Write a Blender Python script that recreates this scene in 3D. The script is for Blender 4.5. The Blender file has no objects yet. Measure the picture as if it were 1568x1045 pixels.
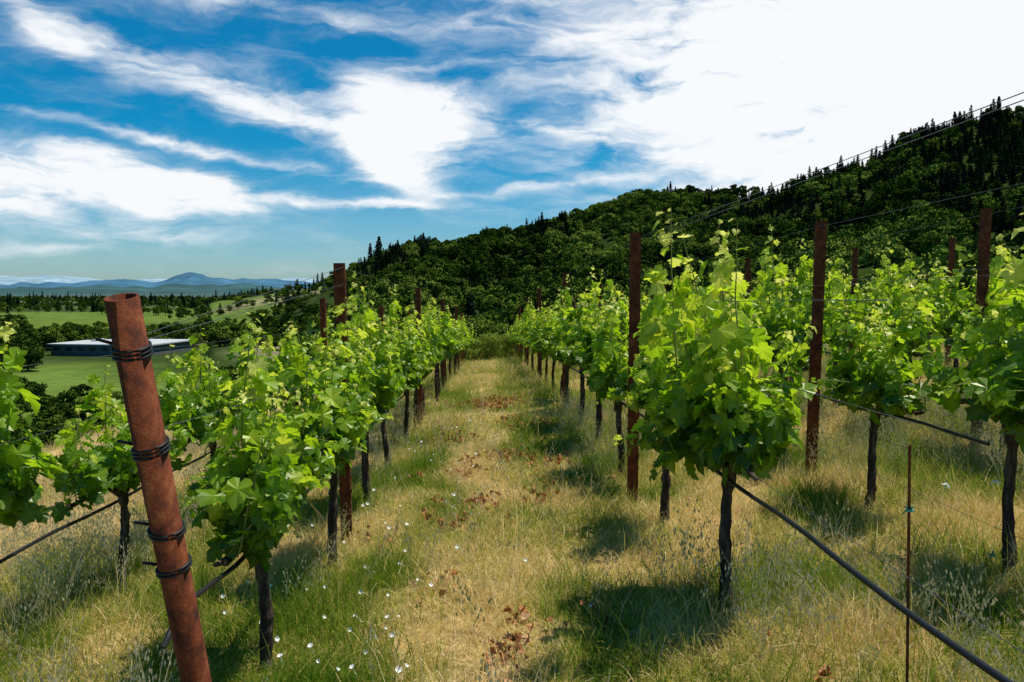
import bpy, math, random
import numpy as np
from mathutils import Vector, Matrix
rng=np.random.default_rng(7); random.seed(7)
scene=bpy.context.scene
F=1220.0; PITCH=math.radians(3.85)
# ------------------------------------------------------------ helpers
def pixdir(px,py):
    u=(px-784)/F; v=(py-522.5)/F
    c,s=math.cos(PITCH),math.sin(PITCH)
    d=np.array([u, c-v*s, -s-v*c])
    return d
def azel(px,py):
    d=pixdir(px,py); return math.atan2(d[0],d[1]), math.atan2(d[2],math.hypot(d[0],d[1]))
def hash2(ix,iy,s):
    h=(ix.astype(np.int64)*374761393+iy.astype(np.int64)*668265263+s*1274126177)&0xffffffff
    h=((h^(h>>13))*1274126177)&0xffffffff
    h=h^(h>>16)
    return (h&0xffff)/65535.0
def vnoise(x,y,s=0):
    x=np.asarray(x,float); y=np.asarray(y,float)
    ix=np.floor(x); iy=np.floor(y); fx=x-ix; fy=y-iy
    fx=fx*fx*(3-2*fx); fy=fy*fy*(3-2*fy)
    a=hash2(ix,iy,s); b=hash2(ix+1,iy,s); c=hash2(ix,iy+1,s); d=hash2(ix+1,iy+1,s)
    return (a*(1-fx)+b*fx)*(1-fy)+(c*(1-fx)+d*fx)*fy
def fbm(x,y,s=0,o=4):
    t=0;a=.5;n=0
    for i in range(o):
        t=t+a*vnoise(x*2**i,y*2**i,s+i*17); n+=a; a*=.5
    return t/n
def sstep(a,b,x):
    t=np.clip((x-a)/(b-a),0,1); return t*t*(3-2*t)
def mesh_obj(name,verts,faces,mats,matidx=None,attrs=None,link=True,smooth=False,cols=None):
    me=bpy.data.meshes.new(name)
    me.from_pydata([tuple(v) for v in np.asarray(verts).tolist()],[],[tuple(f) for f in (faces.tolist() if hasattr(faces,'tolist') else faces)])
    for m in mats: me.materials.append(m)
    if matidx is not None: me.polygons.foreach_set('material_index',np.asarray(matidx,dtype=np.int32))
    if attrs:
        for k,v in attrs.items():
            a=me.attributes.new(k,'FLOAT','POINT'); a.data.foreach_set('value',np.asarray(v,dtype=np.float32))
    if cols is not None:
        a=me.attributes.new('col','FLOAT_COLOR','POINT')
        c=np.ones((len(cols),4),np.float32); c[:,:3]=cols
        a.data.foreach_set('color',c.ravel())
    if smooth: me.polygons.foreach_set('use_smooth',np.ones(len(me.polygons),bool))
    me.update()
    ob=bpy.data.objects.new(name,me)
    if link: scene.collection.objects.link(ob)
    return ob
class MB:
    "mesh builder"
    def __init__(s): s.v=[];s.f=[];s.m=[];s.n=0;s.t=[]
    def add(s,v,f,m=0,t=0.0):
        v=np.asarray(v,float); 
        s.v.append(v); s.f+= [tuple(int(i)+s.n for i in q) for q in f]; s.m+=[m]*len(f)
        s.t.append(np.full(len(v),t) if np.isscalar(t) else np.asarray(t)); s.n+=len(v)
    def tube(s,pts,rad,sides=8,m=0,t=0.0,caps=True,jit=0):
        pts=np.asarray(pts,float); k=len(pts)
        if np.isscalar(rad): rad=[rad]*k
        V=[]
        for i in range(k):
            d=pts[min(i+1,k-1)]-pts[max(i-1,0)]; d/=np.linalg.norm(d)+1e-9
            a=np.array([1,0,0]) if abs(d[0])<.8 else np.array([0,1,0])
            p=np.cross(d,a); p/=np.linalg.norm(p); q=np.cross(d,p)
            for j in range(sides):
                th=2*math.pi*j/sides; rj=rad[i]*(1+(random.uniform(-jit,jit) if jit else 0))
                V.append(pts[i]+rj*(math.cos(th)*p+math.sin(th)*q))
        Fc=[]
        for i in range(k-1):
            for j in range(sides):
                Fc.append((i*sides+j,i*sides+(j+1)%sides,(i+1)*sides+(j+1)%sides,(i+1)*sides+j))
        if caps:
            Fc.append(tuple(range(sides))); Fc.append(tuple(range((k-1)*sides,k*sides)))
        s.add(V,Fc,m,t)
    def box(s,c,d,m=0,rot=0):
        c=np.array(c,float); d=np.array(d,float)/2
        V=[]
        for z in(-1,1):
            for y in(-1,1):
                for x in(-1,1):
                    X=x*d[0];Y=y*d[1]
                    V.append(c+np.array([X*math.cos(rot)-Y*math.sin(rot),X*math.sin(rot)+Y*math.cos(rot),z*d[2]]))
        s.add(V,[(0,2,3,1),(4,5,7,6),(0,1,5,4),(2,6,7,3),(0,4,6,2),(1,3,7,5)],m)
    def obj(s,name,mats,link=True,smooth=False):
        return mesh_obj(name,np.concatenate(s.v),s.f,mats,s.m,{'tint':np.concatenate(s.t)},link,smooth)
# ------------------------------------------------------------ materials
def newmat(name):
    m=bpy.data.materials.new(name); m.use_nodes=True
    nt=m.node_tree; nt.nodes.clear()
    out=nt.nodes.new('ShaderNodeOutputMaterial')
    return m,nt,out
def N(nt,t,**k):
    n=nt.nodes.new(t)
    for a,b in k.items():
        if a.startswith('i_'): n.inputs[a[2:].replace('_',' ')].default_value=b
        else: setattr(n,a,b)
    return n
def ramp(nt,stops,interp='LINEAR'):
    r=nt.nodes.new('ShaderNodeValToRGB'); e=r.color_ramp; e.interpolation=interp
    while len(e.elements)<len(stops): e.elements.new(.5)
    for i,(p,c) in enumerate(stops):
        e.elements[i].position=p; e.elements[i].color=(*c,1)
    return r
def mat_noise(name,stops,scale=8,rough=.8,bump=.3,bscale=40,stretch=(1,1,1),metal=0,spec=.3,bdist=.01):
    m,nt,out=newmat(name); L=nt.links.new
    tc=N(nt,'ShaderNodeTexCoord'); mp=N(nt,'ShaderNodeMapping'); mp.inputs['Scale'].default_value=stretch
    L(tc.outputs['Object'],mp.inputs['Vector'])
    n=N(nt,'ShaderNodeTexNoise',i_Scale=scale,i_Detail=6.0,i_Roughness=.7); L(mp.outputs[0],n.inputs['Vector'])
    r=ramp(nt,stops); L(n.outputs['Fac'],r.inputs[0])
    p=N(nt,'ShaderNodeBsdfPrincipled',i_Roughness=rough,i_Metallic=metal); p.inputs['Specular IOR Level'].default_value=spec
    L(r.outputs[0],p.inputs['Base Color'])
    if bump>0:
        n2=N(nt,'ShaderNodeTexNoise',i_Scale=bscale,i_Detail=3.0); L(mp.outputs[0],n2.inputs['Vector'])
        b=N(nt,'ShaderNodeBump',i_Strength=bump,i_Distance=bdist); L(n2.outputs['Fac'],b.inputs['Height']); L(b.outputs[0],p.inputs['Normal'])
    L(p.outputs[0],out.inputs[0]); return m
def mat_foliage(name,stops,tstops=None,trans=.4,gloss=0.0,attr='tint',atype='GEOMETRY',objrand=0.0,shade=False):
    m,nt,out=newmat(name); L=nt.links.new
    at=N(nt,'ShaderNodeAttribute',attribute_name=attr,attribute_type=atype)
    fac=at.outputs['Fac']
    if objrand:
        oi=N(nt,'ShaderNodeObjectInfo'); ma=N(nt,'ShaderNodeMath',operation='MULTIPLY_ADD'); L(oi.outputs['Random'],ma.inputs[0]); ma.inputs[1].default_value=objrand; L(fac,ma.inputs[2])
        mb=N(nt,'ShaderNodeMath',operation='SUBTRACT'); L(ma.outputs[0],mb.inputs[0]); mb.inputs[1].default_value=objrand/2; fac=mb.outputs[0]
    if shade:
        a2=N(nt,'ShaderNodeAttribute',attribute_name='shade'); ad=N(nt,'ShaderNodeMath',operation='ADD'); L(fac,ad.inputs[0]); L(a2.outputs['Fac'],ad.inputs[1]); fac=ad.outputs[0]
    r=ramp(nt,stops); L(fac,r.inputs[0])
    p=N(nt,'ShaderNodeBsdfDiffuse'); L(r.outputs[0],p.inputs['Color']); sh=p.outputs[0]
    if tstops and trans>0:
        r2=ramp(nt,tstops); L(fac,r2.inputs[0])
        t=N(nt,'ShaderNodeBsdfTranslucent'); L(r2.outputs[0],t.inputs['Color'])
        mx=N(nt,'ShaderNodeMixShader'); mx.inputs[0].default_value=trans
        L(sh,mx.inputs[1]); L(t.outputs[0],mx.inputs[2]); sh=mx.outputs[0]
    if gloss:
        gl=N(nt,'ShaderNodeBsdfGlossy',i_Roughness=.38); gl.inputs['Color'].default_value=(1,.98,.8,1)
        mx=N(nt,'ShaderNodeMixShader'); mx.inputs[0].default_value=gloss
        L(sh,mx.inputs[1]); L(gl.outputs[0],mx.inputs[2]); sh=mx.outputs[0]
    L(sh,out.inputs[0])
    return m
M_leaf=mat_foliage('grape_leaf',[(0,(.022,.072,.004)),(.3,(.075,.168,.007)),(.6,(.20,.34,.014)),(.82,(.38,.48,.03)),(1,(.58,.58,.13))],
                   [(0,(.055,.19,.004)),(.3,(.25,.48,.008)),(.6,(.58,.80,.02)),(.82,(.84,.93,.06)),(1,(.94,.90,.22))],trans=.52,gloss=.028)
M_shoot=mat_noise('green_shoot',[(.3,(.12,.2,.03)),(.7,(.24,.22,.07))],rough=.6,bump=0)
M_bark=mat_noise('vine_bark',[(.3,(.012,.009,.007)),(.5,(.06,.044,.033)),(.7,(.20,.16,.12))],scale=30,stretch=(1,1,.16),bump=1,bscale=60,rough=.95,spec=.1,bdist=.02)
M_rust=mat_noise('rusted_steel',[(.3,(.025,.010,.006)),(.42,(.09,.024,.010)),(.5,(.15,.036,.012)),(.58,(.19,.052,.017)),(.72,(.30,.11,.045))],scale=20,stretch=(1,1,.65),bump=.6,bscale=220,rough=.85,metal=.08,spec=.25,bdist=.003)
M_black=mat_noise('black_polyethylene_and_slot_dark',[(.3,(.006,.007,.008)),(.7,(.012,.014,.016))],rough=.5,spec=.35,bump=0)
M_wire=mat_noise('galvanised_wire',[(.3,(.08,.08,.08)),(.7,(.18,.18,.18))],rough=.45,metal=.7,bump=0)
M_teal=mat_noise('teal_tie',[(.3,(.0,.18,.16)),(.7,(.02,.3,.26))],rough=.5,bump=0)
M_white=mat_noise('white_petal',[(.3,(.75,.74,.7)),(.7,(.85,.84,.8))],rough=.6,bump=0)
M_litter=mat_foliage('dry_leaf_litter',[(0,(.22,.08,.03)),(.5,(.48,.21,.08)),(1,(.64,.38,.19))],atype='INSTANCER')
gs=[(0,(.075,.145,.012)),(.3,(.20,.27,.025)),(.52,(.44,.41,.07)),(.75,(.78,.58,.20)),(1,(.90,.70,.40))]
gt=[(0,(.14,.30,.018)),(.3,(.36,.48,.04)),(.52,(.58,.52,.11)),(1,(.80,.60,.30))]
M_grass=mat_foliage('grass_blades',gs,gt,trans=.38,atype='INSTANCER',objrand=.12,shade=True)
M_oat=mat_foliage('wild_oat_straw',[(0,(.46,.45,.2)),(1,(.78,.72,.52))],[(0,(.4,.4,.15)),(1,(.6,.5,.3))],trans=.35,atype='INSTANCER')
M_broad=mat_foliage('broadleaf_canopy',[(0,(.014,.032,.005)),(.5,(.066,.115,.012)),(1,(.22,.28,.04))],atype='INSTANCER',objrand=.4,shade=True)
M_conif=mat_foliage('conifer_needles',[(0,(.006,.017,.009)),(.5,(.018,.040,.017)),(1,(.045,.075,.025))],atype='INSTANCER',objrand=.4,shade=True)
M_trunk=mat_noise('tree_bark',[(.3,(.03,.022,.016)),(.7,(.09,.07,.05))],scale=3,rough=.95,bump=0)
# ground
def mat_ground():
    m,nt,out=newmat('ground_soil_and_dry_grass'); L=nt.links.new
    at=N(nt,'ShaderNodeAttribute',attribute_name='col')
    tc=N(nt,'ShaderNodeTexCoord')
    n1=N(nt,'ShaderNodeTexNoise',i_Scale=9.0,i_Detail=7.0,i_Roughness=.75); L(tc.outputs['Object'],n1.inputs['Vector'])
    r1=ramp(nt,[(.25,(.45,.42,.38)),(.5,(.95,.95,.95)),(.75,(1.5,1.4,1.25))]); L(n1.outputs['Fac'],r1.inputs[0])
    n3=N(nt,'ShaderNodeTexNoise',i_Scale=.06,i_Detail=7.0,i_Roughness=.7); L(tc.outputs['Object'],n3.inputs['Vector'])
    r3=ramp(nt,[(.3,(.65,.65,.65)),(.7,(1.35,1.35,1.3))]); L(n3.outputs['Fac'],r3.inputs[0])
    a=N(nt,'ShaderNodeMix',data_type='RGBA',blend_type='MULTIPLY'); a.inputs[0].default_value=1
    L(at.outputs['Color'],a.inputs[6]); L(r1.outputs[0],a.inputs[7])
    b=N(nt,'ShaderNodeMix',data_type='RGBA',blend_type='MULTIPLY'); b.inputs[0].default_value=1
    L(a.outputs[2],b.inputs[6]); L(r3.outputs[0],b.inputs[7])
    p=N(nt,'ShaderNodeBsdfDiffuse'); L(b.outputs[2],p.inputs['Color'])
    n2=N(nt,'ShaderNodeTexNoise',i_Scale=35.0,i_Detail=4.0); L(tc.outputs['Object'],n2.inputs['Vector'])
    bp=N(nt,'ShaderNodeBump',i_Strength=.8,i_Distance=.03); L(n2.outputs['Fac'],bp.inputs['Height']); L(bp.outputs[0],p.inputs['Normal'])
    L(p.outputs[0],out.inputs[0]); return m
M_ground=mat_ground()
# ------------------------------------------------------------ terrain (eye at z=0 -> offset CZ)
CZ=1.60
tab=[(-400,520,1500),(0,500,1500),(250,470,1400),(330,452,1300),(400,440,1200),(480,430,1050),(535,410,950),(550,398,900),(600,372,900),(650,366,900),(690,378,900),(750,352,850),(800,352,850),(850,342,820),(920,318,800),(990,296,780),(1060,300,760),(1120,283,740),(1180,287,720),(1250,262,700),(1320,240,700),(1370,217,690),(1430,192,680),(1480,174,670),(1530,166,660),(1568,165,650),(1900,130,650),(2600,100,650)]
TA=[];TE=[];TR=[]
for px,py,R in tab:
    a,e=azel(px,py); TA.append(a);TE.append(math.tan(e)*R);TR.append(R)
TA=[-math.pi,-1.2]+TA+[2.2,math.pi]; TE=[-26,-26]+TE+[80,-26]; TR=[1500,1500]+TR+[650,1500]
FLOOR=-27.0
def terrain(x,y):
    x=np.asarray(x,float); y=np.asarray(y,float)
    r=np.hypot(x,y); a=np.arctan2(x,y)
    xc=np.clip(x,-25,30); yc=np.clip(y,-5,46); yp=np.clip(yc,0,60)
    near=-(1.60-.095*xc+.012*yc+.0009*yp**2)
    near=near-.05*np.clip(-xc-3.2,0,20)-.35*np.clip(-xc-9,0,20)
    ridge=np.interp(a,TA,TE)-8.0; R=np.interp(a,TA,TR)
    r1=150
    t=np.clip((r-r1)/(R-r1),0,1)
    und=(fbm(x/130,y/130,5,4)-.5)*44*np.sin(np.pi*np.clip(t,0,1))+(fbm(a*14,a*0,8,3)-.5)*14*t
    up=FLOOR+np.maximum(ridge-FLOOR,0)*(t**1.15)+und*(ridge>FLOOR+5)
    down=np.maximum(ridge+(fbm(a*14,a*0,8,3)-.5)*14-(r-R)*.12,FLOOR)
    far=np.where(r<R,up,down)+ (fbm(x/60,y/60,9,3)-.5)*3
    s=sstep(30,165,r)
    return near*(1-s)+far*s+CZ
def g(x,y): return float(terrain(np.array([x]),np.array([y]))[0])
rr=[.4]
while rr[-1]<16000: rr.append(rr[-1]*1.03 if rr[-1]<2000 else rr[-1]*1.12)
rr=np.array(rr)
aa=np.concatenate([np.linspace(-45,45,300,endpoint=False),np.linspace(45,315,150,endpoint=False)])*math.pi/180
na,nr=len(aa),len(rr)
RR,AA=np.meshgrid(rr,aa,indexing='ij')
X=(RR*np.sin(AA)).ravel(); Y=(RR*np.cos(AA)).ravel()
Z=terrain(X,Y)+ (fbm(X*2.2,Y*2.2,3,3)-.5)*.07*np.clip(8/np.hypot(X,Y),0,1)
V=np.vstack([np.stack([X,Y,Z],1),[[0,0,g(0,0)]]])
i=np.arange(nr-1)[:,None]*na; j=np.arange(na)[None,:]; j2=(j+1)%na
Fq=np.stack([i+j,i+j2,i+na+j2,i+na+j],-1).reshape(-1,4).tolist()
c=len(V)-1
Fq+= [(c,(k+1)%na,k) for k in range(na)]
# rows
RD=-.028
rows={'L1':-1.03,'R1':1.14,'R2':2.53,'R3':4.07,'L2':-2.33,'R4':5.6,'R5':7.1}
def rowx(k,y): return rows[k]+RD*y
def dryness(x,y):
    "0 green .. 1 straw"
    x=np.asarray(x,float);y=np.asarray(y,float)
    d=.56+(fbm(x*2.4,y*1.5,21,5)-.5)*2.2
    xr=x-RD*y
    for k,x0 in rows.items():
        d=d-.12*np.exp(-((xr-x0)/.28)**2)
    d=d-.22*np.exp(-((xr+.50)/.2)**2)*sstep(3,6,y)-.26*np.exp(-((xr-.42)/.18)**2)*sstep(4,8,y)+.12*np.exp(-((xr+.02)/.25)**2)*sstep(2.5,6,y)
    d=d+.5*sstep(2.7,3.5,-xr)
    return np.clip(d,0,1)
xx,yy=V[:,0],V[:,1]; r=np.hypot(xx,yy); az=np.arctan2(xx,yy)
def lerp(a,b,t): return a*(1-t)[:,None]+b*t[:,None]
dn=dryness(xx,yy)
cn=lerp(np.tile([.17,.17,.045],(len(V),1)),np.tile([.52,.37,.15],(len(V),1)),dn)
forest=np.tile([.03,.05,.012],(len(V),1))
p1=vnoise(xx/170,yy/90,31); p2=vnoise(xx/260,yy/140,41)
field=lerp(np.tile([.04,.065,.018],(len(V),1)),np.tile([.115,.175,.035],(len(V),1)),sstep(.42,.52,p1))
field=lerp(field,np.tile([.28,.25,.14],(len(V),1)),sstep(.66,.74,p2)*.8)
field=lerp(field,np.tile([.07,.12,.12],(len(V),1)),sstep(700,3200,r))  # far fields drift to blue-green, distance haze put into the ground colour
isf=sstep(-.19,-.16,az)*(1-sstep(2.2,2.6,az))
cf=lerp(field,forest,isf)
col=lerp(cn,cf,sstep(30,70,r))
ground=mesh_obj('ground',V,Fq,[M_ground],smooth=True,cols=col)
# ------------------------------------------------------------ distant hills
def dist_hills(name,R,hpx,haze_col,seed,a0=-62,a1=20,n=260):
    m=mat_noise(name+'_haze_mat',[(.35,tuple(c*.7 for c in haze_col)),(.65,tuple(c*1.25 for c in haze_col))],scale=.004,rough=1,bump=0,spec=0)  # aerial haze is painted in as a bluish base colour
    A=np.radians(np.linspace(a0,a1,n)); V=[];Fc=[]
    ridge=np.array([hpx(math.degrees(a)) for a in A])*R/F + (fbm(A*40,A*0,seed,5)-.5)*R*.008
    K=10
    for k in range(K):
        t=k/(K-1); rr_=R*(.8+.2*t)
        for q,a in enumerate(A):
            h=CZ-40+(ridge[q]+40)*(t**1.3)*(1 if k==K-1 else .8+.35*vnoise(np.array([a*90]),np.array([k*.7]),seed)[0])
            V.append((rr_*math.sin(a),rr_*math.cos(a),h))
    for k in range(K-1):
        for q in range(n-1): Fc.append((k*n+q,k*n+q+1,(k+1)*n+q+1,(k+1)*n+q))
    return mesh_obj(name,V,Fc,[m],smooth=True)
def gs_(x,c,w): return math.exp(-((x-c)/w)**2)
aP=math.degrees(azel(290,430)[0]); aQ=math.degrees(azel(385,430)[0]); aL=math.degrees(azel(60,430)[0])
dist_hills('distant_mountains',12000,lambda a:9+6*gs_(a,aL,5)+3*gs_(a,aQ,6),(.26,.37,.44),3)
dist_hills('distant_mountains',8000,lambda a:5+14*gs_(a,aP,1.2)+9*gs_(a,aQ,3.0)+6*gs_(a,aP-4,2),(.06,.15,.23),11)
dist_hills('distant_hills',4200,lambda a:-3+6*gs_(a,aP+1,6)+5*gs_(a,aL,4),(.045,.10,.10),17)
# ------------------------------------------------------------ scatter (geometry nodes)
def protos(name,obs):
    col=bpy.data.collections.new(name)
    for o in obs: col.objects.link(o)
    return col
def scatter(name,P,rot,scl,idx,tint,col):
    me=bpy.data.meshes.new(name); me.from_pydata(np.asarray(P).tolist(),[],[])
    n=len(P)
    def A(k,t,f,v): a=me.attributes.new(k,t,'POINT'); a.data.foreach_set(f,np.asarray(v,dtype=(np.int32 if t=='INT' else np.float32)).ravel())
    A('rot','FLOAT_VECTOR','vector',rot); A('scl','FLOAT_VECTOR','vector',scl); A('idx','INT','value',idx); A('tint','FLOAT','value',tint)
    ob=bpy.data.objects.new(name,me); scene.collection.objects.link(ob)
    ng=bpy.data.node_groups.new(name+'_gn','GeometryNodeTree')
    ng.interface.new_socket('Geometry',in_out='INPUT',socket_type='NodeSocketGeometry'); ng.interface.new_socket('Geometry',in_out='OUTPUT',socket_type='NodeSocketGeometry')
    gi=ng.nodes.new('NodeGroupInput'); go=ng.nodes.new('NodeGroupOutput')
    ci=ng.nodes.new('GeometryNodeCollectionInfo'); ci.inputs['Collection'].default_value=col
    ci.inputs['Separate Children'].default_value=True; ci.inputs['Reset Children'].default_value=True
    ip=ng.nodes.new('GeometryNodeInstanceOnPoints'); ip.inputs['Pick Instance'].default_value=True
    def na_(k,t): q=ng.nodes.new('GeometryNodeInputNamedAttribute'); q.data_type=t; q.inputs['Name'].default_value=k; return [o for o in q.outputs if o.enabled and o.name=='Attribute'][0]
    e=ng.nodes.new('FunctionNodeEulerToRotation')
    L=ng.links.new
    L(na_('rot','FLOAT_VECTOR'),e.inputs[0]); L(e.outputs[0],ip.inputs['Rotation'])
    L(na_('scl','FLOAT_VECTOR'),ip.inputs['Scale']); L(na_('idx','INT'),ip.inputs['Instance Index'])
    L(gi.outputs[0],ip.inputs['Points']); L(ci.outputs[0],ip.inputs['Instance']); L(ip.outputs[0],go.inputs[0])
    md=ob.modifiers.new('instances','NODES'); md.node_group=ng
    return ob
# ------------------------------------------------------------ forest trees
def rquads(P,size,nrm_bias=None,rg=rng):
    n=len(P); u=rg.normal(size=(n,3)); 
    if nrm_bias is not None: u=u+nrm_bias
    u/=np.linalg.norm(u,axis=1)[:,None]
    a=rg.normal(size=(n,3)); a-=u*(a*u).sum(1)[:,None]; a/=np.linalg.norm(a,axis=1)[:,None]
    b=np.cross(u,a); s=(size*rg.uniform(.6,1.3,n))[:,None]
    V=np.stack([P-a*s*.6,P+b*s*.45,P+a*s*.6,P-b*s*.45],1).reshape(-1,3)
    i=np.arange(n)[:,None]*4+np.arange(4)[None,:]
    return V,i.tolist()
def add_shade(ob,rg,amp=.5,grp=4):
    me=ob.data; n=len(me.vertices); q=np.repeat(rg.normal(0,amp*.4,n//grp+1),grp)[:n]
    a=me.attributes.new('shade','FLOAT','POINT'); a.data.foreach_set('value',q.astype(np.float32)); return ob
def broad_tree(name,seed,nf=1000,h=10.0,w=4.6,leaf=.75,nl=11):
    rg=np.random.default_rng(seed); b=MB()
    b.tube([(0,0,-1),(0.1,0,h*.2),(.2,.1,h*.45),(.1,.2,h*.7)],[.35,.28,.2,.08],6,m=1)
    for k in range(5):
        t=rg.uniform(0,6.28); b.tube([(0.15,.05,h*.3),(w*.35*math.cos(t),w*.35*math.sin(t),h*.5),(w*.6*math.cos(t),w*.6*math.sin(t),h*.66)],[.15,.1,.04],5,m=1)
    per=nf//nl; Ps=[];Ns=[]
    for k in range(nl):
        t=rg.uniform(0,6.28); q=rg.uniform(0,1)**.6*w*.62; hz=h*rg.uniform(.34,.82)
        if k==0: q=0;hz=h*.8
        c=np.array([q*math.cos(t),q*math.sin(t),hz]); R=np.array([1,1,.8])*rg.uniform(.24,.48)*w
        d=rg.normal(size=(per,3)); d/=np.linalg.norm(d,axis=1)[:,None]
        d[:,2]=np.where(d[:,2]<-.3,-d[:,2]*.6,d[:,2])
        rad=rg.uniform(.7,1.08,per)[:,None]
        Ps.append(c+d*R*rad); Ns.append(d*1.6)
    V,Fc=rquads(np.concatenate(Ps),leaf,np.concatenate(Ns),rg); b.add(V,Fc,0)
    return add_shade(b.obj(name,[M_broad,M_trunk],link=False),rg)
def conifer(name,seed,h=17.0,w=3.2,n=900):
    rg=np.random.default_rng(seed); b=MB()
    b.tube([(0,0,-1),(0,0,h*.5),(0,0,h*.98)],[.3,.2,.03],6,m=1)
    Ps=[];Ns=[]
    for k in range(n):
        t=rg.uniform(0,1)**1.35; lay=math.floor(t*16)/16+rg.uniform(0,.03)
        ang=rg.uniform(0,6.28); prof=(1-lay)**.8*w*(.72+.28*math.sin(ang*3+lay*37))*rg.uniform(.25,1.0)+.08
        z=h*(.1+.9*lay)-prof*.28
        Ps.append((prof*math.cos(ang),prof*math.sin(ang),z)); Ns.append((math.cos(ang)*.7,math.sin(ang)*.7,1.6))
    V,Fc=rquads(np.array(Ps),.95,np.array(Ns)*1.0,rg)
    b.add(V,Fc,0); return add_shade(b.obj(name,[M_conif,M_trunk],link=False),rg,.3)
TREES=protos('tree_prototypes',[broad_tree('a_oak1',1),broad_tree('b_oak2',2,h=9,w=5.2),broad_tree('c_oak3',3,h=11,w=4.2),broad_tree('d_oak4',4,h=8,w=4.4),
    conifer('e_fir1',5,w=3.8),conifer('f_fir2',6,h=14,w=4.4),conifer('g_fir3',8,h=20,w=4.4)])
NEART=protos('near_tree_prototypes',[broad_tree('a_near_oak1',21,nf=9000,leaf=.24,nl=22),broad_tree('b_near_oak2',22,nf=9000,leaf=.24,nl=22,h=8,w=4.8)])
# forest on the hill
n=9200
a=rng.uniform(math.radians(-16),math.radians(38),n); rad=np.sqrt(rng.uniform(75**2,915**2,n))
x=rad*np.sin(a); y=rad*np.cos(a)
R=np.interp(a,TA,TR); keep=(rad<R+15)
edge=azel(545,400)[0]
keep&=(a>edge-.02*vnoise(rad/40,rad*0,3))|((vnoise(x/60,y/60,77)>.62))
x,y,a,rad,R=x[keep],y[keep],a[keep],rad[keep],R[keep]
t=rad/R
cm=fbm(x/55,y/55,55,3)+ .08*sstep(.6,1.0,t)+.38*sstep(.24,.5,a)*sstep(.5,.85,t)
for (p0,p1_,s) in [(545,620,.3),(805,880,.3),(640,665,.3)]:
    A0,A1=azel(p0,400)[0],azel(p1_,400)[0]; cm+=s*((a>A0)&(a<A1)&(t>.6))
con=(cm+rng.normal(0,.09,len(x)))>.70
idx=np.where(con,rng.integers(4,7,len(x)),rng.integers(0,4,len(x)))
s=np.where(con,.3+.65*rng.beta(1.5,2.6,len(x)),rng.uniform(.65,1.35,len(x)))
tint=np.clip(.50+(fbm(x/45,y/45,91,3)-.5)*1.8+rng.normal(0,.17,len(x))+.35*(.5-t),0,1)
P=np.stack([x,y,terrain(x,y)-.3],1)
rot=np.stack([rng.normal(0,.04,len(x)),rng.normal(0,.04,len(x)),rng.uniform(0,6.28,len(x))],1)
wx=np.where(con,1.25,1.0)
scl=np.stack([s*wx*rng.uniform(.85,1.15,len(x)),s*wx*rng.uniform(.85,1.15,len(x)),s],1)
scatter('hillside_forest',P,rot,scl,idx,tint,TREES)
# trees and shrubs just below the crest at the end of the rows
n=46; a=rng.uniform(-.22,.20,n); rad=rng.uniform(52,95,n); x=rad*np.sin(a); y=rad*np.cos(a)
z=terrain(x,y); s=np.clip(((CZ-.035*rad*rng.uniform(.5,1.5,n))-z)/9.5,.25,.95); s=s*rng.uniform(.75,1.0,n)
scatter('crest_edge_oak_trees',np.stack([x,y,z-.2],1),np.stack([x*0,x*0,rng.uniform(0,6.28,n)],1),np.stack([s*1.1,s*1.1,s],1),rng.integers(0,2,n),rng.uniform(.5,.95,n),NEART)
n=22; a=rng.uniform(-.07,.04,n); rad=rng.uniform(37,45,n); x=rad*np.sin(a); y=rad*np.cos(a); s=rng.uniform(.11,.24,n)
scatter('crest_shrubs',np.stack([x,y,terrain(x,y)-.2],1),np.stack([x*0,x*0,rng.uniform(0,6.28,n)],1),np.stack([s,s,s],1),rng.integers(0,2,n),rng.uniform(.9,1.2,n),NEART)
# valley trees
n=6500
a=rng.uniform(math.radians(-42),edge,n); rad=np.sqrt(rng.uniform(85**2,2200**2,n)); rad=np.where(rng.random(n)<.3,rng.uniform(85,480,n),rad)
x=rad*np.sin(a); y=rad*np.cos(a)
fld=(a>azel(20,0)[0])&(a<azel(290,0)[0])&(rad>500)&(rad<700)
corr=(a>azel(30,0)[0])&(a<azel(320,0)[0])
keep=((vnoise(x/120,y/60,66)>.42)|(rad<170))&~fld&~(corr&(rad>200)&(rad<385))
x,y,a,rad,corr=x[keep],y[keep],a[keep],rad[keep],corr[keep]
con=(rng.random(len(x))<.15)&(rad>700)
idx=np.where(con,rng.integers(4,7,len(x)),rng.integers(0,4,len(x)))
s=rng.uniform(.55,1.1,len(x))*np.where(rad<300,.6,1); tint=np.clip(rng.normal(.33,.2,len(x)),0,1)
P=np.stack([x,y,terrain(x,y)-.3],1)
rot=np.stack([x*0,x*0,rng.uniform(0,6.28,len(x))],1); scl=np.stack([s,s,s*.9],1)
scatter('valley_trees',P,rot,scl,idx,tint,TREES)
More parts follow.
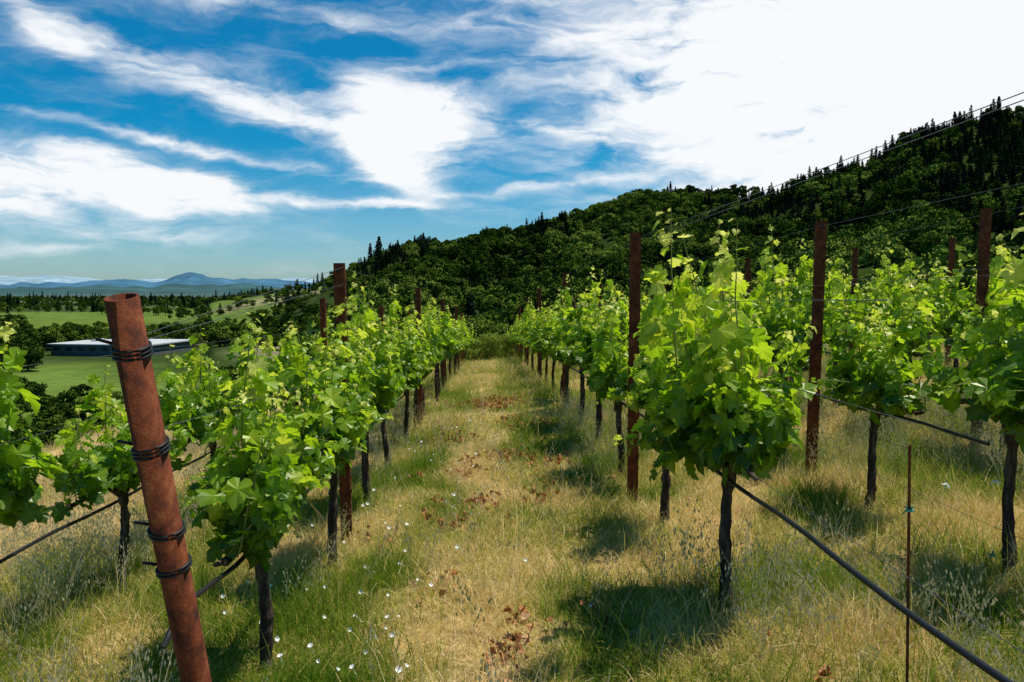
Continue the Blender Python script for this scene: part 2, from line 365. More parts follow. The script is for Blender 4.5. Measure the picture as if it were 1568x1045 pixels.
# landmark conifers on ridge
def place_tree(nm,px,py,R,hscale,k):
    a_,e=azel(px,py); x_,y_=R*math.sin(a_),R*math.cos(a_); z=g(x_,y_)
    ztop=CZ+math.tan(e)*R; H=max(ztop-z,6)
    src=TREES.objects[k]; hh={4:17*.99,5:14*.99,6:20*.99}[k]
    o=bpy.data.objects.new(nm,src.data); scene.collection.objects.link(o)
    s_=H/hh; o.location=(x_,y_,z-.3); o.scale=(s_*hscale,s_*hscale,s_)
for px,py,R_,hs,k in [(830,324,640,.9,4),(842,340,640,1.0,5),(815,345,630,1,5),(1027,277,740,.9,4),(1530,147,640,.8,5),(1518,158,640,.9,4),(1090,283,730,.9,6),(580,362,800,1,5),(567,372,800,1,4),(648,356,850,1,5),(635,360,850,1,4),(1470,170,660,1,5),(1395,195,680,1,4),(1250,255,690,1,5)]:
    place_tree('fir_tree',px,py,R_,hs,k)
# ------------------------------------------------------------ grapevines
half=[(.13,-.2),(.34,-.2),(.56,-.02),(.49,.14),(.73,.35),(.57,.47),(.39,.43),(.43,.68),(.25,.76),(.12,.9)]
outl=[(0,0)]+half+[(0,1.02)]+[(-x_,y_) for x_,y_ in half[::-1]]
LT=np.array([(0,.27)]+outl); nL=len(LT)
LF=np.array([(0,k,k+1 if k+1<nL else 1) for k in range(1,nL)])
def nrm(v): return v/(np.linalg.norm(v,axis=-1,keepdims=True)+1e-9)
def add_leaves(b,P,Nn,T,S,tint,rg):
    P=np.array(P);Nn=nrm(np.array(Nn));T=np.array(T); T=nrm(T-Nn*(T*Nn).sum(1)[:,None]); B=np.cross(T,Nn)
    S=np.array(S)[:,None,None]; n=len(P)
    fold=rg.uniform(-.1,.55,n)[:,None]; cup=rg.uniform(.0,.6,n)[:,None]
    lx=LT[None,:,0]; ly=LT[None,:,1]
    z=fold*np.abs(lx)-cup*(lx**2+(ly-.2)**2)+rg.normal(0,.05,(n,nL))
    V=P[:,None,:]+S*(lx[...,None]*B[:,None,:]*rg.uniform(.85,1.1,n)[:,None,None]+ly[...,None]*T[:,None,:]+z[...,None]*Nn[:,None,:])
    Fc=(LF[None]+(np.arange(n)*nL)[:,None,None]).reshape(-1,3)
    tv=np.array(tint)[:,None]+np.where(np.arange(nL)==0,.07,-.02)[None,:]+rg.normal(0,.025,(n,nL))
    b.add(V.reshape(-1,3),Fc.tolist(),0,np.clip(tv.ravel(),0,1))
def grapevine_mesh(seed,top=1.0,width=1.0,nsh=18,halfy=.5,head=.76,tall=4,low=.12,ls=.094,dens=.9):
    rg=np.random.default_rng(seed); b=MB()
    # trunk
    n=22; pts=[];rad=[]
    ph=rg.uniform(0,6.28); lean=rg.normal(0,.02)
    for i in range(n):
        t=i/(n-1); pts.append((.009*math.sin(t*6+ph)+lean*t+rg.normal(0,.002),.012*math.cos(t*5+ph),-.08+t*(head+.06)))
        rad.append(.028*(1.15-.3*t)+rg.normal(0,.0025)+(.010 if t>.88 else 0)+(.008 if t<.12 else 0))
    b.tube(pts,rad,12,m=1,jit=.12)
    hx,hy=pts[-1][0],pts[-1][1]
    for sg in (-1,1):
        cp=[(hx,hy,head-.06)]
        for i in range(1,8):
            cp.append((hx+rg.normal(0,.012),hy+sg*(.05+halfy*i/7),head+.03+rg.normal(0,.012)))
        b.tube(cp,np.linspace(.024,.012,8)+rg.normal(0,.002,8),8,m=1,jit=.12)
    P=[];Nn=[];T=[];S=[];tt=[]
    def shoot(o,d,Ln,kind,base_t=0.0):
        p=np.array(o,float); d=np.array(d,float); d/=np.linalg.norm(d)
        step=.045; k=int(Ln/step); path=[p.copy()]
        for i in range(k):
            t=i/k
            if kind=='up': d=d+np.array([-(p[0]-hx)*.10*(abs(p[0]-hx)>.22*width),-(p[1])*.03,.05])*1.0+rg.normal(0,.06,3)
            elif kind=='flop': d=d+np.array([0,0,-.085-.05*t])+rg.normal(0,.07,3)
            elif kind=='lat': d=d+rg.normal(0,.1,3)
            d/=np.linalg.norm(d); p=p+d*step; path.append(p.copy())
            m_=1+(rg.random()<dens*(1-t*.8))
            for q in range(m_):
                sz=ls*(1-.74*t**2.2)*(.55+.75*rg.beta(2,1.6))
                if t>.8: sz*=.75
                out=np.array([np.sign(p[0]-hx+rg.normal(0,.12))*rg.uniform(.3,1),rg.normal(0,.6),rg.normal(.05,.35)]); out/=np.linalg.norm(out)
                pet=rg.uniform(.4,.9)*max(sz,.03)+(.03 if q else 0)
                lp=p+out*pet
                if lp[2]<head-low+rg.uniform(-.08,.05): continue
                b.add([p,p+[0,0,.003],lp],[(0,1,2)],2)
                nn=out*rg.uniform(.3,1.0)+np.array([0,0,rg.uniform(.1,1.0)])+rg.normal(0,.32,3)
                tp=out*rg.uniform(.2,.8)+np.array([0,0,-rg.uniform(.15,1.1)])+rg.normal(0,.3,3)
                P.append(lp);Nn.append(nn);T.append(tp);S.append(sz)
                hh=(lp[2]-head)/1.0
                tt.append(float(np.clip(.16+.30*t+.44*hh+rg.normal(0,.14)+(.22 if t>.82 else 0),0,1)))  # young tips paler; height term paints bright top and dark lower interior
        b.tube(path,np.linspace(.0045,.0015,len(path)),4,m=2,caps=False)
        return path
    for i in range(nsh):
        y0=rg.uniform(-halfy,halfy); x0=hx+rg.normal(0,.03)
        u=rg.random()
        if u<.76: 
            pa=shoot((x0,hy+y0,head+.04),(rg.normal(0,.28)*width,rg.normal(0,.2),1),rg.uniform(.45,.88)*top,'up')
        else:
            pa=shoot((x0,hy+y0,head+.04),(rg.choice([-1,1])*rg.uniform(.4,.9)*width,rg.normal(0,.3),rg.uniform(.5,1.1)),rg.uniform(.35,.58),'flop')
        if rg.random()<.65:
            o=pa[len(pa)//3]; shoot(o,(rg.choice([-1,1])*.8*width,rg.normal(0,.5),.3),rg.uniform(.12,.26),'lat')
    for i in range(tall):
        shoot((hx+rg.normal(0,.1)*width,hy+rg.uniform(-.5,.5),head+.5*top),(rg.normal(0,.15),rg.normal(0,.15),1),rg.uniform(.45,.75)*top,'up')
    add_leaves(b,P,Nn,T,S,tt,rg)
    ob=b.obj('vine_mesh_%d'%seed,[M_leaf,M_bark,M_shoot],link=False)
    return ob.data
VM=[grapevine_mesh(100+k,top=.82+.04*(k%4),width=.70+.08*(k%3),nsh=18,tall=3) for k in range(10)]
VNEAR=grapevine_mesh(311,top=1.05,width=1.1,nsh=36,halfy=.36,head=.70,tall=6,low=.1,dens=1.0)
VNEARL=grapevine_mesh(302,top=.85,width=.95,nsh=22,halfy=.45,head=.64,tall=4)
VSMALL=grapevine_mesh(305,top=.80,width=.45,nsh=11,halfy=.35,head=.74,tall=2)
def vine(me,x_,y_,rz=0.0,s=1.0,sz=1.0):
    o=bpy.data.objects.new('grapevine',me); scene.collection.objects.link(o)
    o.location=(x_,y_,g(x_,y_)); o.rotation_euler=(0,0,rz); o.scale=(s,s,s*sz); return o
first={'L1':3.56,'R1':3.8,'R2':3.83,'R3':3.2,'L2':3.4,'R4':3.5,'R5':4}
Yend=34
for k in rows:
    yv=first[k]; q=0
    while yv<Yend+(.8 if k[0]=='R' else 0):
        if k=='R1' and q==0: vine(VNEAR,rowx(k,yv),yv,0)
        elif k=='R1' and q==1: vine(VSMALL,rowx(k,yv)+.05,yv,0)
        elif k=='L1' and q==0: vine(VNEARL,rowx(k,yv),yv,0)
        else:
            yj=yv+rng.normal(0,.05)
            vine(VM[int(rng.integers(0,len(VM)))],rowx(k,yj)+rng.normal(0,.03),yj,(math.pi if rng.random()<.5 else 0)+rng.normal(0,.08),rng.uniform(.93,1.06),rng.uniform(.90,1.06))
        yv+=1.5; q+=1
# ------------------------------------------------------------ posts
def channel_post(x_,y_,H,name='vineyard_steel_post',rz=0.0):
    b=MB(); w,d,t=.078,.042,.004
    prof=[(-w/2,d/2),(-w/2,-d/2),(w/2,-d/2),(w/2,d/2),(w/2-.012,d/2),(w/2-.012,d/2-t),(w/2-t,d/2-t),(w/2-t,-d/2+t),(-w/2+t,-d/2+t),(-w/2+t,d/2-t),(-w/2+.012,d/2-t),(-w/2+.012,d/2)]
    zs=[-.3,H]; n=len(prof); V=[(p[0],p[1],z) for z in zs for p in prof]
    Fc=[(i,(i+1)%n,n+(i+1)%n,n+i) for i in range(n)]
    Fc+= [(n+1,n+2,n+7,n+8),(n+0,n+1,n+8,n+9),(n+2,n+3,n+6,n+7),(n+9,n+10,n+11,n+0),(n+3,n+4,n+5,n+6)]
    b.add(V,Fc,0)
    z=.35
    while z<H-.04:   # wire hooks on both flanges
        for s_ in(-1,1):
            b.box((s_*(w/2+.004),0,z),(.007,.012,.022)); 
        z+=.1
    for z in (H-.05,H-.13): b.box((0,-d/2-.0015,z),(.012,.003,.03),1)  # black plates stand in for the darkness inside open slots
    o=b.obj(name,[M_rust,M_black]); o.location=(x_,y_,g(x_,y_)); o.rotation_euler=(rng.normal(0,.008),rng.normal(0,.01),rz); return o
PH={'L1':1.98,'R1':2.02,'R2':2.0,'R3':2.0,'L2':1.95,'R4':2,'R5':2}
PY={'L1':5.62,'R1':5.95,'R2':6.2,'R3':6.6,'L2':5.6-.0,'R4':6.3,'R5':6.3}
for k in rows:
    yv=PY[k] if k!='L2' else 11.2; q=0
    while yv<Yend+1:
        channel_post(rowx(k,yv)-(.06 if k=='R1' and q==0 else 0),yv,PH[k],rz=rng.normal(0,.1)); yv+=6.0; q+=1
# leaning end post (pipe)
def P3(px,py,Yd):
    d=pixdir(px,py); d=d/d[1]*Yd; return np.array([d[0],d[1],d[2]+CZ])
top=P3(186,455,2.02); mid=P3(298,1030,2.30)
dirv=(mid-top)/np.linalg.norm(mid-top); bot=top+dirv*2.0
ax=-dirv
b=MB(); ro,ri=.0415,.0355; sd=40
def ring(c,r_): 
    p=np.cross(ax,[0,1,0]); p/=np.linalg.norm(p); q=np.cross(ax,p)
    return [c+r_*(math.cos(2*math.pi*j/sd)*p+math.sin(2*math.pi*j/sd)*q) for j in range(sd)]
V=ring(bot,ro)+ring(top,ro)+ring(top,ri)+ring(bot,ri)
Fc=[]
for lv in range(3):
    for j in range(sd): Fc.append((lv*sd+j,lv*sd+(j+1)%sd,(lv+1)*sd+(j+1)%sd,(lv+1)*sd+j))
b.add(V,Fc,0)
endp=b.obj('leaning_end_post',[M_rust],smooth=False)
for p_ in endp.data.polygons: p_.use_smooth=not (sd<=p_.index<2*sd)
def wrap(py,nt_,name,tilt=0):
    t_=(py-452)/(1030-452); c_=top+(mid-top)*t_
    p=np.cross(ax,[0,1,0]); p/=np.linalg.norm(p); q=np.cross(ax,p)
    pts=[]
    K=int(28*nt_)
    for i in range(K+1):
        th=2*math.pi*i/28; off=(i/K-.5)*.011*nt_
        pts.append(c_+ax*(off+tilt*math.cos(th))+(.0455)*(math.cos(th)*p+math.sin(th)*q))
    pts.append(pts[-1]+q*.02+ax*.02+p*.03)
    b=MB(); b.tube(pts,.0045,6); o=b.obj(name,[M_black],smooth=True); o.parent=endp
wrap(523,3,'tubing_wrap_1',.003);wrap(662,3,'tubing_wrap_2',-.004);wrap(787,2,'tubing_wrap_3',.006);wrap(846,2,'tubing_wrap_4',-.005)
# rebar stake
b=MB(); s0=P3(1389,1045,2.6); s1=P3(1393,682,2.6); gz=g(s0[0],s0[1]); b.tube([(s0[0]-.01,s0[1],gz-.1),s0,s1],.005,8); b.obj('rusted_rebar_stake',[M_rust])
# ------------------------------------------------------------ wires & hoses
def wire(name,lines,rad,mat):
    b=MB()
    for pts in lines: b.tube(pts,rad,6,caps=True)
    return b.obj(name,[mat],smooth=True)
def rowline(k,hgt,y0,y1,dx=0.0,sag=.012,n=None):
    ys=np.arange(y0,y1,.3); out=[]
    for y_ in ys:
        x_=rowx(k,y_)+dx; out.append((x_,y_,g(x_,y_)+hgt-sag*abs(math.sin(math.pi*(y_-PY[k])/1.5))))
    return out
for k in rows:
    y0=1.0 if k[0]=='R' else (2.2 if k=='L1' else 1.8)
    hz=.66 if k!='L2' else .6
    if k=='L1':
        hs=rowline(k,.64,2.55,Yend)
        hs=[tuple(P3(250,992,2.5)),tuple(P3(262,965,2.55)),tuple(P3(290,920,2.7))]+[h for h in hs if h[1]>2.95]
    else: hs=rowline(k,hz,y0 if k!='R2' else 4.0,Yend,sag=.02)
    wire('drip_irrigation_hose',[hs],.0105,M_black)
    L_=[rowline(k,.74,y0 if k!='L1' else 3,Yend,.0,sag=.003)]
    if k!='L1':
        L_+= [rowline(k,1.15,y0+1.2,Yend,.045,sag=.003),rowline(k,1.5,y0+1.2,Yend,-.045,sag=.003)]
    if k=='R2': L_+= [rowline(k,.47,1.2,Yend,.02,sag=.004),rowline(k,.25,1.2,Yend,-.02,sag=.008)]
    wire('trellis_wire',L_,.0014,M_wire)
def zt(k): y_=PY[k]; return (rowx(k,y_),y_,g(rowx(k,y_),y_)+PH[k]-.03)
tw=[]
a_=zt('R1'); tw.append([tuple(P3(1568+150,85,1.4)),a_]); tw.append([tuple(P3(1568+150,98,1.4)),(a_[0]+.03,a_[1],a_[2]-.02)])
for q in range(5):
    y0_=5.95+6*q; 
    if y0_+6<Yend+2: tw.append([(rowx('R1',y0_),y0_,g(rowx('R1',y0_),y0_)+1.98),(rowx('R1',y0_+6),y0_+6,g(rowx('R1',y0_+6),y0_+6)+1.98)])
wire('trellis_wire',tw,.0013,M_wire)
tw=[]; a_=zt('L1'); tw.append([tuple(P3(222,512,2.10)),a_]); tw.append([tuple(P3(226,520,2.10)),(a_[0],a_[1],a_[2]-.12)]); tw.append([tuple(P3(250,655,2.15)),(rowx('L1',5.6),5.6,g(-1.2,5.6)+1.2)])
for q in range(5):
    y0_=5.62+6*q
    if y0_+6<Yend+2: tw.append([(rowx('L1',y0_),y0_,g(rowx('L1',y0_),y0_)+1.94),(rowx('L1',y0_+6),y0_+6,g(rowx('L1',y0_+6),y0_+6)+1.94)])
wire('trellis_wire',tw,.0013,M_wire)
for k in('R2','R3','L2'):
    yy0=6.2 if k!='L2' else 11.2; tw=[]
    h0=g(rowx(k,yy0),yy0)+1.95
    tw.append([(rowx(k,1.0),1.0,g(rowx(k,1.0),1.0)+1.9),(rowx(k,yy0),yy0,h0),(rowx(k,yy0+12),yy0+12,g(rowx(k,yy0+12),yy0+12)+1.95)])
    wire('trellis_wire',tw,.0012,M_wire)
def tie(px,py,Yd,mat,nm,s_=.02):
    c_=P3(px,py,Yd); b=MB(); rg=np.random.default_rng(int(px))
    for q in range(4):
        d=rg.normal(size=3)*s_; b.tube([c_,c_+d*.6+[0,0,.3*s_],c_+d*1.2+[0,0,-.6*s_]],[.004,.003,.002],5)
    b.tube([c_+[.012*math.cos(t),.012*math.sin(t),0] for t in np.linspace(0,6.28,12)],.003,5)
    b.obj(nm,[mat])
tie(1519,850,3.75,M_teal,'wire_tie');tie(1393,782,2.6,M_teal,'wire_tie',.012)
tie(1446,742,4.3,M_white,'wire_tie');tie(1526,738,3.8,M_white,'wire_tie');tie(1213,650,5.2,M_white,'wire_tie')
# ------------------------------------------------------------ grass
def clump(name,seed,nb,h,rad,w,bend=.5,mat=M_grass):
    rg=np.random.default_rng(seed); V=[];Fc=[]
    for i in range(nb):
        t=rg.uniform(0,6.28); q=rad*math.sqrt(rg.random())*rg.uniform(.75,1.15); o=np.array([q*math.cos(t),q*math.sin(t),-.01])
        az_=rg.uniform(0,6.28); L=h*rg.uniform(.35,1.25); bd=bend*rg.uniform(.2,1.5); dv=np.array([math.cos(az_),math.sin(az_),0])
        fv=rg.uniform(0,6.28); sv=np.array([math.cos(fv),math.sin(fv),0])*w*rg.uniform(.6,1.3)
        n0=len(V)
        for s_ in (0,.35,.7):
            c_=o+dv*bd*L*s_**1.8+np.array([0,0,L*s_*(1-.25*bd*s_)]); V+= [c_-sv*(1-s_*.6),c_+sv*(1-s_*.6)]
        V.append(o+dv*bd*L+np.array([0,0,L*(1-.3*bd)]))
        Fc+=[(n0,n0+1,n0+3,n0+2),(n0+2,n0+3,n0+5,n0+4),(n0+4,n0+5,n0+6)]
    return add_shade(mesh_obj(name,V,Fc,[mat],link=False),rg,.65,7)
def oat(name,seed):
    rg=np.random.default_rng(seed); b=MB()
    for i in range(3):
        o=np.array([rg.normal(0,.05),rg.normal(0,.05),0]); az_=rg.uniform(0,6.28); d=np.array([math.cos(az_),math.sin(az_),0]); H=rg.uniform(.3,.5)
        pts=[o+d*.16*t**2+np.array([0,0,H*t]) for t in np.linspace(0,1,7)]
        b.tube(pts,np.linspace(.0015,.0007,7),3,caps=False)
        for k in range(10):
            t=rg.uniform(.55,1); c_=o+d*.16*t**2+np.array([0,0,H*t]); e=np.array([rg.normal(0,.025),rg.normal(0,.025),-.01]); q=c_+e; a2=q+np.array([rg.normal(0,.005),rg.normal(0,.005),-.028])
            b.add([c_,c_+[.0006,0,0],q],[(0,1,2)])
            b.add([q,(q+a2)/2+[.005,0,0],a2,(q+a2)/2-[.005,0,0]],[(0,1,2,3)]); b.add([q,(q+a2)/2+[0,.005,0],a2,(q+a2)/2-[0,.005,0]],[(0,1,2,3)])
    return b.obj(name,[M_oat],link=False)
SG=protos('short_grass_prototypes',[clump('a_s1',1,170,.065,.2,.0021,1.1),clump('b_s2',2,170,.05,.22,.0024,1.5),clump('c_s3',3,150,.085,.2,.0019,.9),clump('d_s4',9,150,.075,.22,.002,1.2)])
TG=protos('tall_grass_prototypes',[clump('a_t1',4,40,.18,.13,.0021,.6),clump('b_t2',5,28,.27,.14,.0021,.5),clump('c_t3',6,40,.14,.13,.0021,.75)])
OT=protos('oat_prototypes',[oat('a_o1',1),oat('b_o2',2),oat('c_o3',3)])
def infov(x,y,m=1.12): return (np.abs(x)<y*.643*m+.3)
def gz_(x,y): return terrain(x,y)+(fbm(x*2.2,y*2.2,3,3)-.5)*.07*np.clip(8/np.hypot(x,y),0,1)-.005
def sc_grass(n,nt_,ymin,ymax,xmin,xmax,sbase):
    y=rng.uniform(ymin,ymax,n); x=rng.uniform(xmin,xmax,n); k=infov(x,y,1.2); x,y=x[k],y[k]
    s=sbase*rng.uniform(.7,1.2,len(x)); tint=np.clip(dryness(x,y)+rng.normal(0,.09,len(x)),.02,.97)
    scatter('short_meadow_grass',np.stack([x,y,gz_(x,y)],1),np.stack([rng.normal(0,.05,len(x)),rng.normal(0,.05,len(x)),rng.uniform(0,6.28,len(x))],1),np.stack([s,s,s*rng.uniform(.8,1.3,len(x))],1),rng.integers(0,4,len(x)),tint,SG)
    y=rng.uniform(ymin,ymax,nt_); x=rng.uniform(xmin,xmax,nt_); k=infov(x,y,1.2); x,y=x[k],y[k]
    xr=x-RD*y; dr=dryness(x,y); nr_=np.full(len(x),9.)
    for x0 in rows.values(): nr_=np.minimum(nr_,np.abs(xr-x0))
    tp=np.clip(.2+.5*np.exp(-(nr_/.32)**2)+.35*(xr>1.5)+.2*(xr<-1.5)+.5*sstep(.55,.2,dr),0,1)*np.where(xr<-3.1,.25,1)*(.25+1.2*vnoise(x*2.3,y*1.9,88))
    k=rng.random(len(x))<tp; x,y,dr=x[k],y[k],dr[k]
    s=sbase*rng.uniform(.6,1.25,len(x)); tint=np.clip(dr-.06+rng.normal(0,.2,len(x)),.02,.95)
    scatter('tall_meadow_grass',np.stack([x,y,gz_(x,y)],1),np.stack([rng.normal(0,.15,len(x)),rng.normal(0,.15,len(x)),rng.uniform(0,6.28,len(x))],1),np.stack([s,s,s*rng.uniform(.6,1.15,len(x))],1),rng.integers(0,3,len(x)),tint,TG)
sc_grass(7000,14000,1.5,9,-7,7,1.0)
sc_grass(3200,6500,9,22,-14,13,1.5)
sc_grass(1500,2000,22,42,-22,18,2.2)
# wild oats
n=8500; y=rng.uniform(1.7,12,n); x=rng.uniform(-6,8,n); xr=x-RD*y
w=1.0*(xr>.9)+.9*(xr<-1.0)+.12; w*=sstep(.3,.55,vnoise(x*1.1,y*1.1,12)); k=(rng.random(n)<w)&infov(x,y,1.2); x,y=x[k],y[k]
s=rng.uniform(.5,1.0,len(x))
scatter('wild_oat_grass',np.stack([x,y,terrain(x,y)],1),np.stack([rng.normal(0,.1,len(x)),rng.normal(0,.1,len(x)),rng.uniform(0,6.28,len(x))],1),np.stack([s,s,s],1),rng.integers(0,3,len(x)),rng.random(len(x)),OT)
# leaf litter
def litter(name,seed):
    rg=np.random.default_rng(seed); b=MB(); P=LT.copy(); z=.6*np.abs(P[:,0])+.7*P[:,0]**2+rg.normal(0,.12,len(P))
    V=np.stack([P[:,0]*.8,P[:,1],z],1)*.05; b.add(V,LF.tolist()); return b.obj(name,[M_litter],link=False)
LI=protos('litter_prototypes',[litter('a_l1',1),litter('b_l2',2),litter('c_l3',3)])
n=16000; y=rng.uniform(1.8,14,n); x=rng.uniform(-1,1.5,n)+RD*y
k=(rng.random(n)<sstep(.52,.78,fbm(x*2.2,y*1.6,140,4))*(.25+.75*np.exp(-(((x-RD*y)-.15)/.5)**2))); x,y=x[k],y[k]
s=rng.uniform(.4,.95,len(x))
scatter('fallen_dry_leaves',np.stack([x,y,terrain(x,y)+rng.uniform(.025,.07,len(x))],1),np.stack([rng.normal(0,.6,len(x)),rng.normal(0,.6,len(x)),rng.uniform(0,6.28,len(x))],1),np.stack([s,s,s],1),rng.integers(0,3,len(x)),rng.random(len(x)),LI)
# white bindweed flowers
b=MB(); pts=[(0,0,0)]
for j in range(15):
    t=2*math.pi*j/15; r_=.013*(1 if j%3 else .86); pts.append((r_*math.cos(t),r_*math.sin(t),.009))
b.add(pts,[(0,1+j,1+(j+1)%15) for j in range(15)]); b.tube([(0,0,-.05),(0,0,0)],[.0012,.002],4)
FL=protos('flower_prototypes',[b.obj('a_flower',[M_white],link=False)])
fp=[(568,960),(572,968),(590,965),(600,975),(571,978),(476,992),(517,1028),(540,1025),(486,1015),(545,945),(560,1000),(805,860),(660,898),(595,810),(470,905),(342,915),(640,890),(700,840),(903,930),(345,940),(620,845),(560,870)]
X_=[];
for px,py in fp:
    d=pixdir(px,py); Yd=2.5
    for it in range(30):
        p=d/d[1]*Yd; h=g(p[0],p[1])-CZ; Yd=Yd*.5+.5*(h+.08)/(d[2]/d[1])
    p=d/d[1]*Yd; X_.append((p[0],p[1],g(p[0],p[1])+.085))
n=60; y=rng.uniform(3,11,n); x=rng.uniform(-1.6,-.3,n)
X_=np.vstack([np.array(X_),np.stack([x,y,terrain(x,y)+.085],1)]); n=len(X_)
scatter('white_bindweed_flowers',X_,np.stack([rng.normal(.5,.4,n),rng.normal(0,.4,n),rng.uniform(0,.5,n)],1),np.full((n,3),.9)*rng.uniform(.7,1.3,(n,1)),np.zeros(n,int),rng.random(n),FL)
# ------------------------------------------------------------ buildings
M_roof=mat_noise('white_membrane_roof',[(.3,(.42,.43,.43)),(.7,(.54,.54,.53))],scale=.2,rough=.8,bump=0)
M_wall=mat_noise('grey_metal_wall',[(.3,(.10,.11,.11)),(.7,(.15,.15,.14))],scale=.3,rough=.7,bump=0)
M_glass=mat_noise('dark_glass',[(.3,(.02,.03,.035)),(.7,(.03,.04,.05))],rough=.15,spec=.6,bump=0)
M_tile=mat_noise('red_roof',[(.3,(.22,.04,.03)),(.7,(.32,.07,.05))],scale=.5,rough=.8,bump=0)
def building(name,px,py,Yd,W,D,H,flat=True,roof=M_roof,rz=0.2):
    c_=P3(px,py,Yd); e=bpy.data.objects.new(name,None); scene.collection.objects.link(e); e.location=c_; e.rotation_euler=(0,0,rz)
    def ch(nm,b,mats): o=b.obj(nm,mats); o.parent=e
    b=MB(); b.box((0,0,-H/2-4),(W,D,H+8)); ch('walls',b,[M_wall])
    b=MB()
    if flat:
        b.box((0,0,.25),(W+2,D+2,.5)); b.box((W*.1,D*.1,.9),(W*.12,D*.15,.8)); b.box((-W*.3,0,.8),(3,3,.6))
    else:
        w,d=W/2+.6,D/2+.6; b.add([(-w,-d,0),(w,-d,0),(w,d,0),(-w,d,0),(-w,0,D*.35),(w,0,D*.35)],[(0,1,5,4),(2,3,4,5),(0,4,3),(1,2,5),(0,3,2,1)])
    ch('roof',b,[roof])
    b=MB(); k=max(2,int(W//5))
    for i in range(k): b.box((-W/2+(i+.5)*W/k,-D/2-.02,-H*.4),(W/k*.5,.08,H*.3))
    ch('windows',b,[M_glass])
    b=MB(); b.box((W*.2,-D/2-.05,-H*.72),(min(4,W*.2),.12,H*.5)); ch('door',b,[M_roof])
building('winery_building',190,525,330,42,32,4,rz=-.15)
building('hillside_house',1388,362,330,4.5,7,3,flat=False,roof=M_tile)
# ------------------------------------------------------------ light, sky
SE=math.radians(69); SA=math.radians(70)
D=Vector((math.cos(SE)*math.sin(SA),math.cos(SE)*math.cos(SA),math.sin(SE)))
sl=bpy.data.lights.new('sun','SUN'); sl.energy=5.0; sl.angle=math.radians(.6); sl.color=(1,.95,.84)
so=bpy.data.objects.new('sun',sl); scene.collection.objects.link(so); so.rotation_euler=D.to_track_quat('Z','Y').to_euler(); so.location=(5,5,20)
w=bpy.data.worlds.new('World'); scene.world=w; w.use_nodes=True; nt=w.node_tree; nt.nodes.clear(); L=nt.links.new
try: w.cycles.sampling_method='NONE'
except Exception as ex: print(ex)
out=N(nt,'ShaderNodeOutputWorld'); bg=N(nt,'ShaderNodeBackground'); bg.inputs['Strength'].default_value=.14
sky=N(nt,'ShaderNodeTexSky',sky_type='NISHITA',sun_disc=False,sun_elevation=SE,sun_rotation=SA,air_density=1.0,dust_density=.4,ozone_density=2.5)
tc=N(nt,'ShaderNodeTexCoord'); sp=N(nt,'ShaderNodeSeparateXYZ'); L(tc.outputs['Generated'],sp.inputs[0])
def M(op,a,b=None,c=None,clamp=False):
    n=N(nt,'ShaderNodeMath',operation=op); n.use_clamp=clamp
    for i,v in enumerate((a,b,c)):
        if v is None: continue
        if isinstance(v,(int,float)): n.inputs[i].default_value=v
        else: L(v,n.inputs[i])
    return n.outputs[0]
AZ=M('MULTIPLY',M('ARCTAN2',sp.outputs[0],sp.outputs[1]),F/100); EL=M('MULTIPLY',M('ARCSINE',sp.outputs[2]),F/100)
cb=N(nt,'ShaderNodeCombineXYZ'); L(AZ,cb.inputs[0]); L(EL,cb.inputs[1])
wn=N(nt,'ShaderNodeTexNoise',i_Scale=.8,i_Detail=4.0,i_Roughness=.6); wm=N(nt,'ShaderNodeMapping'); wm.inputs['Scale'].default_value=(.8,1.5,1); L(cb.outputs[0],wm.inputs[0]); L(wm.outputs[0],wn.inputs['Vector'])
vs=N(nt,'ShaderNodeVectorMath',operation='SUBTRACT'); L(wn.outputs['Color'],vs.inputs[0]); vs.inputs[1].default_value=(.5,.5,.5)
vm=N(nt,'ShaderNodeVectorMath',operation='MULTIPLY_ADD'); L(vs.outputs[0],vm.inputs[0]); vm.inputs[1].default_value=(1.1,.6,0); L(cb.outputs[0],vm.inputs[2])
blobs=[(1370,60,430,170,-6,2.2),(1430,215,300,100,-14,1.3),(960,150,110,18,16,.45),(900,25,170,34,5,.35),
(625,180,82,52,14,2.4),(598,255,58,28,25,1.7),(450,165,150,30,14,.8),(230,100,190,24,18,.6),(110,60,110,16,28,.55),
(250,212,240,8,9,.8),(170,280,190,34,4,1.6),(320,302,80,24,10,1.0),(5,300,80,34,0,1.0),(140,232,60,14,5,.8),(220,355,100,12,0,.6),
(550,316,130,8,0,1.0),(450,16,360,20,3,.5),(830,188,110,9,14,.5),(790,288,170,7,-6,.35),(60,380,110,9,2,.5)]
S=None
for px,py,rx,ry,ang,amp in blobs:
    a_,e_=azel(px,py); sc=math.cos(a_)**1.5
    sub=N(nt,'ShaderNodeMapping',vector_type='TEXTURE'); sub.inputs['Location'].default_value=(a_*F/100,e_*F/100,0)
    sub.inputs['Rotation'].default_value=(0,0,math.radians(-ang)); sub.inputs['Scale'].default_value=(rx/100*sc,ry/100,1)
    L(vm.outputs[0],sub.inputs[0])
    ln=N(nt,'ShaderNodeVectorMath',operation='DOT_PRODUCT'); L(sub.outputs[0],ln.inputs[0]); L(sub.outputs[0],ln.inputs[1])
    q=M('EXPONENT',M('MULTIPLY_ADD',ln.outputs['Value'],-1.0,math.log(amp)))
    S=q if S is None else M('ADD',q,S)
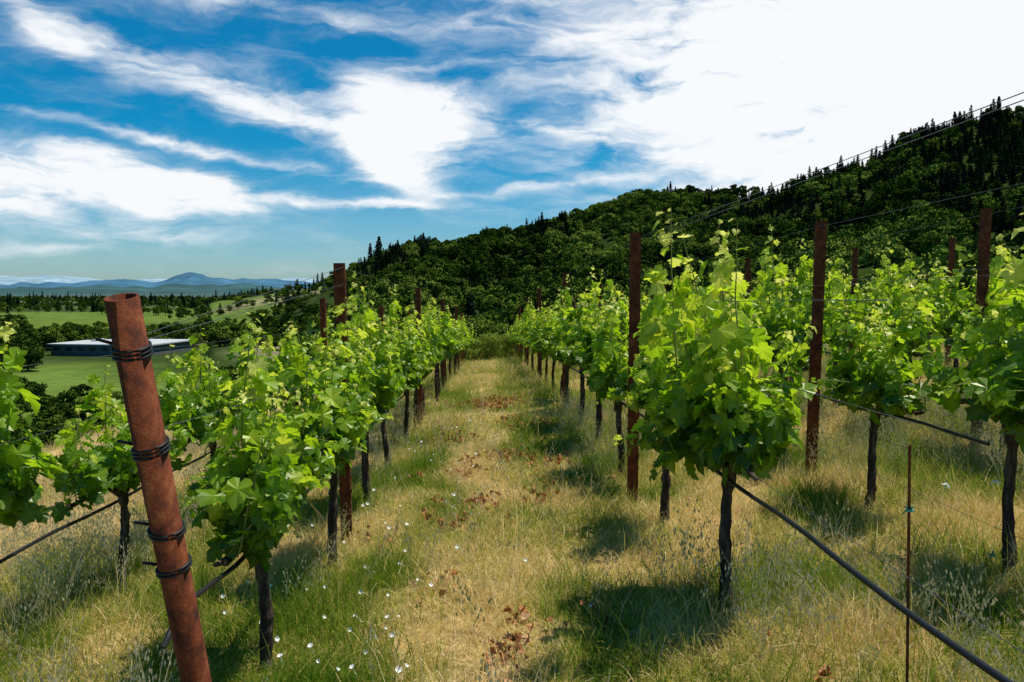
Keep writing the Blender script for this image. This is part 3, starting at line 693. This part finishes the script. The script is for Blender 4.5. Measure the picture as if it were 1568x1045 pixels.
m2=N(nt,'ShaderNodeMapping'); m2.inputs['Scale'].default_value=(.7,2.8,1); m2.inputs['Rotation'].default_value=(0,0,math.radians(12)); L(vm.outputs[0],m2.inputs[0])
f1=N(nt,'ShaderNodeTexNoise',i_Scale=1.0,i_Detail=6.0,i_Roughness=.6,i_Distortion=.4); L(m2.outputs[0],f1.inputs['Vector'])
dens=M('ADD',M('MULTIPLY',S,M('MULTIPLY_ADD',f1.outputs['Fac'],2.2,-.25)),M('MULTIPLY_ADD',f1.outputs['Fac'],1.0,-.45))
mr=N(nt,'ShaderNodeMapRange',interpolation_type='SMOOTHSTEP'); L(dens,mr.inputs['Value']); mr.inputs['From Min'].default_value=0.0; mr.inputs['From Max'].default_value=1.15
hz=N(nt,'ShaderNodeMapRange',interpolation_type='SMOOTHSTEP'); L(EL,hz.inputs['Value']); hz.inputs['From Min'].default_value=-.2; hz.inputs['From Max'].default_value=2.4
tcol=N(nt,'ShaderNodeMix',data_type='RGBA'); L(hz.outputs[0],tcol.inputs[0]); tcol.inputs[6].default_value=(.44,.63,.78,1); tcol.inputs[7].default_value=(.02,.50,.70,1)
tint=N(nt,'ShaderNodeMix',data_type='RGBA',blend_type='MULTIPLY'); tint.inputs[0].default_value=1; L(sky.outputs[0],tint.inputs[6]); L(tcol.outputs[2],tint.inputs[7])
mx=N(nt,'ShaderNodeMix',data_type='RGBA'); L(mr.outputs[0],mx.inputs[0]); L(tint.outputs[2],mx.inputs[6]); mx.inputs[7].default_value=(6.7,6.9,7.1,1)
L(mx.outputs[2],bg.inputs[0]); L(bg.outputs[0],out.inputs[0])
# ------------------------------------------------------------ camera
cam=bpy.data.cameras.new('camera'); co=bpy.data.objects.new('camera',cam); scene.collection.objects.link(co)
cam.sensor_width=36; cam.lens=F/1568*36; co.location=(0,0,CZ); co.rotation_euler=(math.pi/2-PITCH,0,0); cam.clip_start=.05; cam.clip_end=30000
scene.camera=co
scene.view_settings.view_transform='Standard'; scene.view_settings.look='None'; scene.view_settings.exposure=0
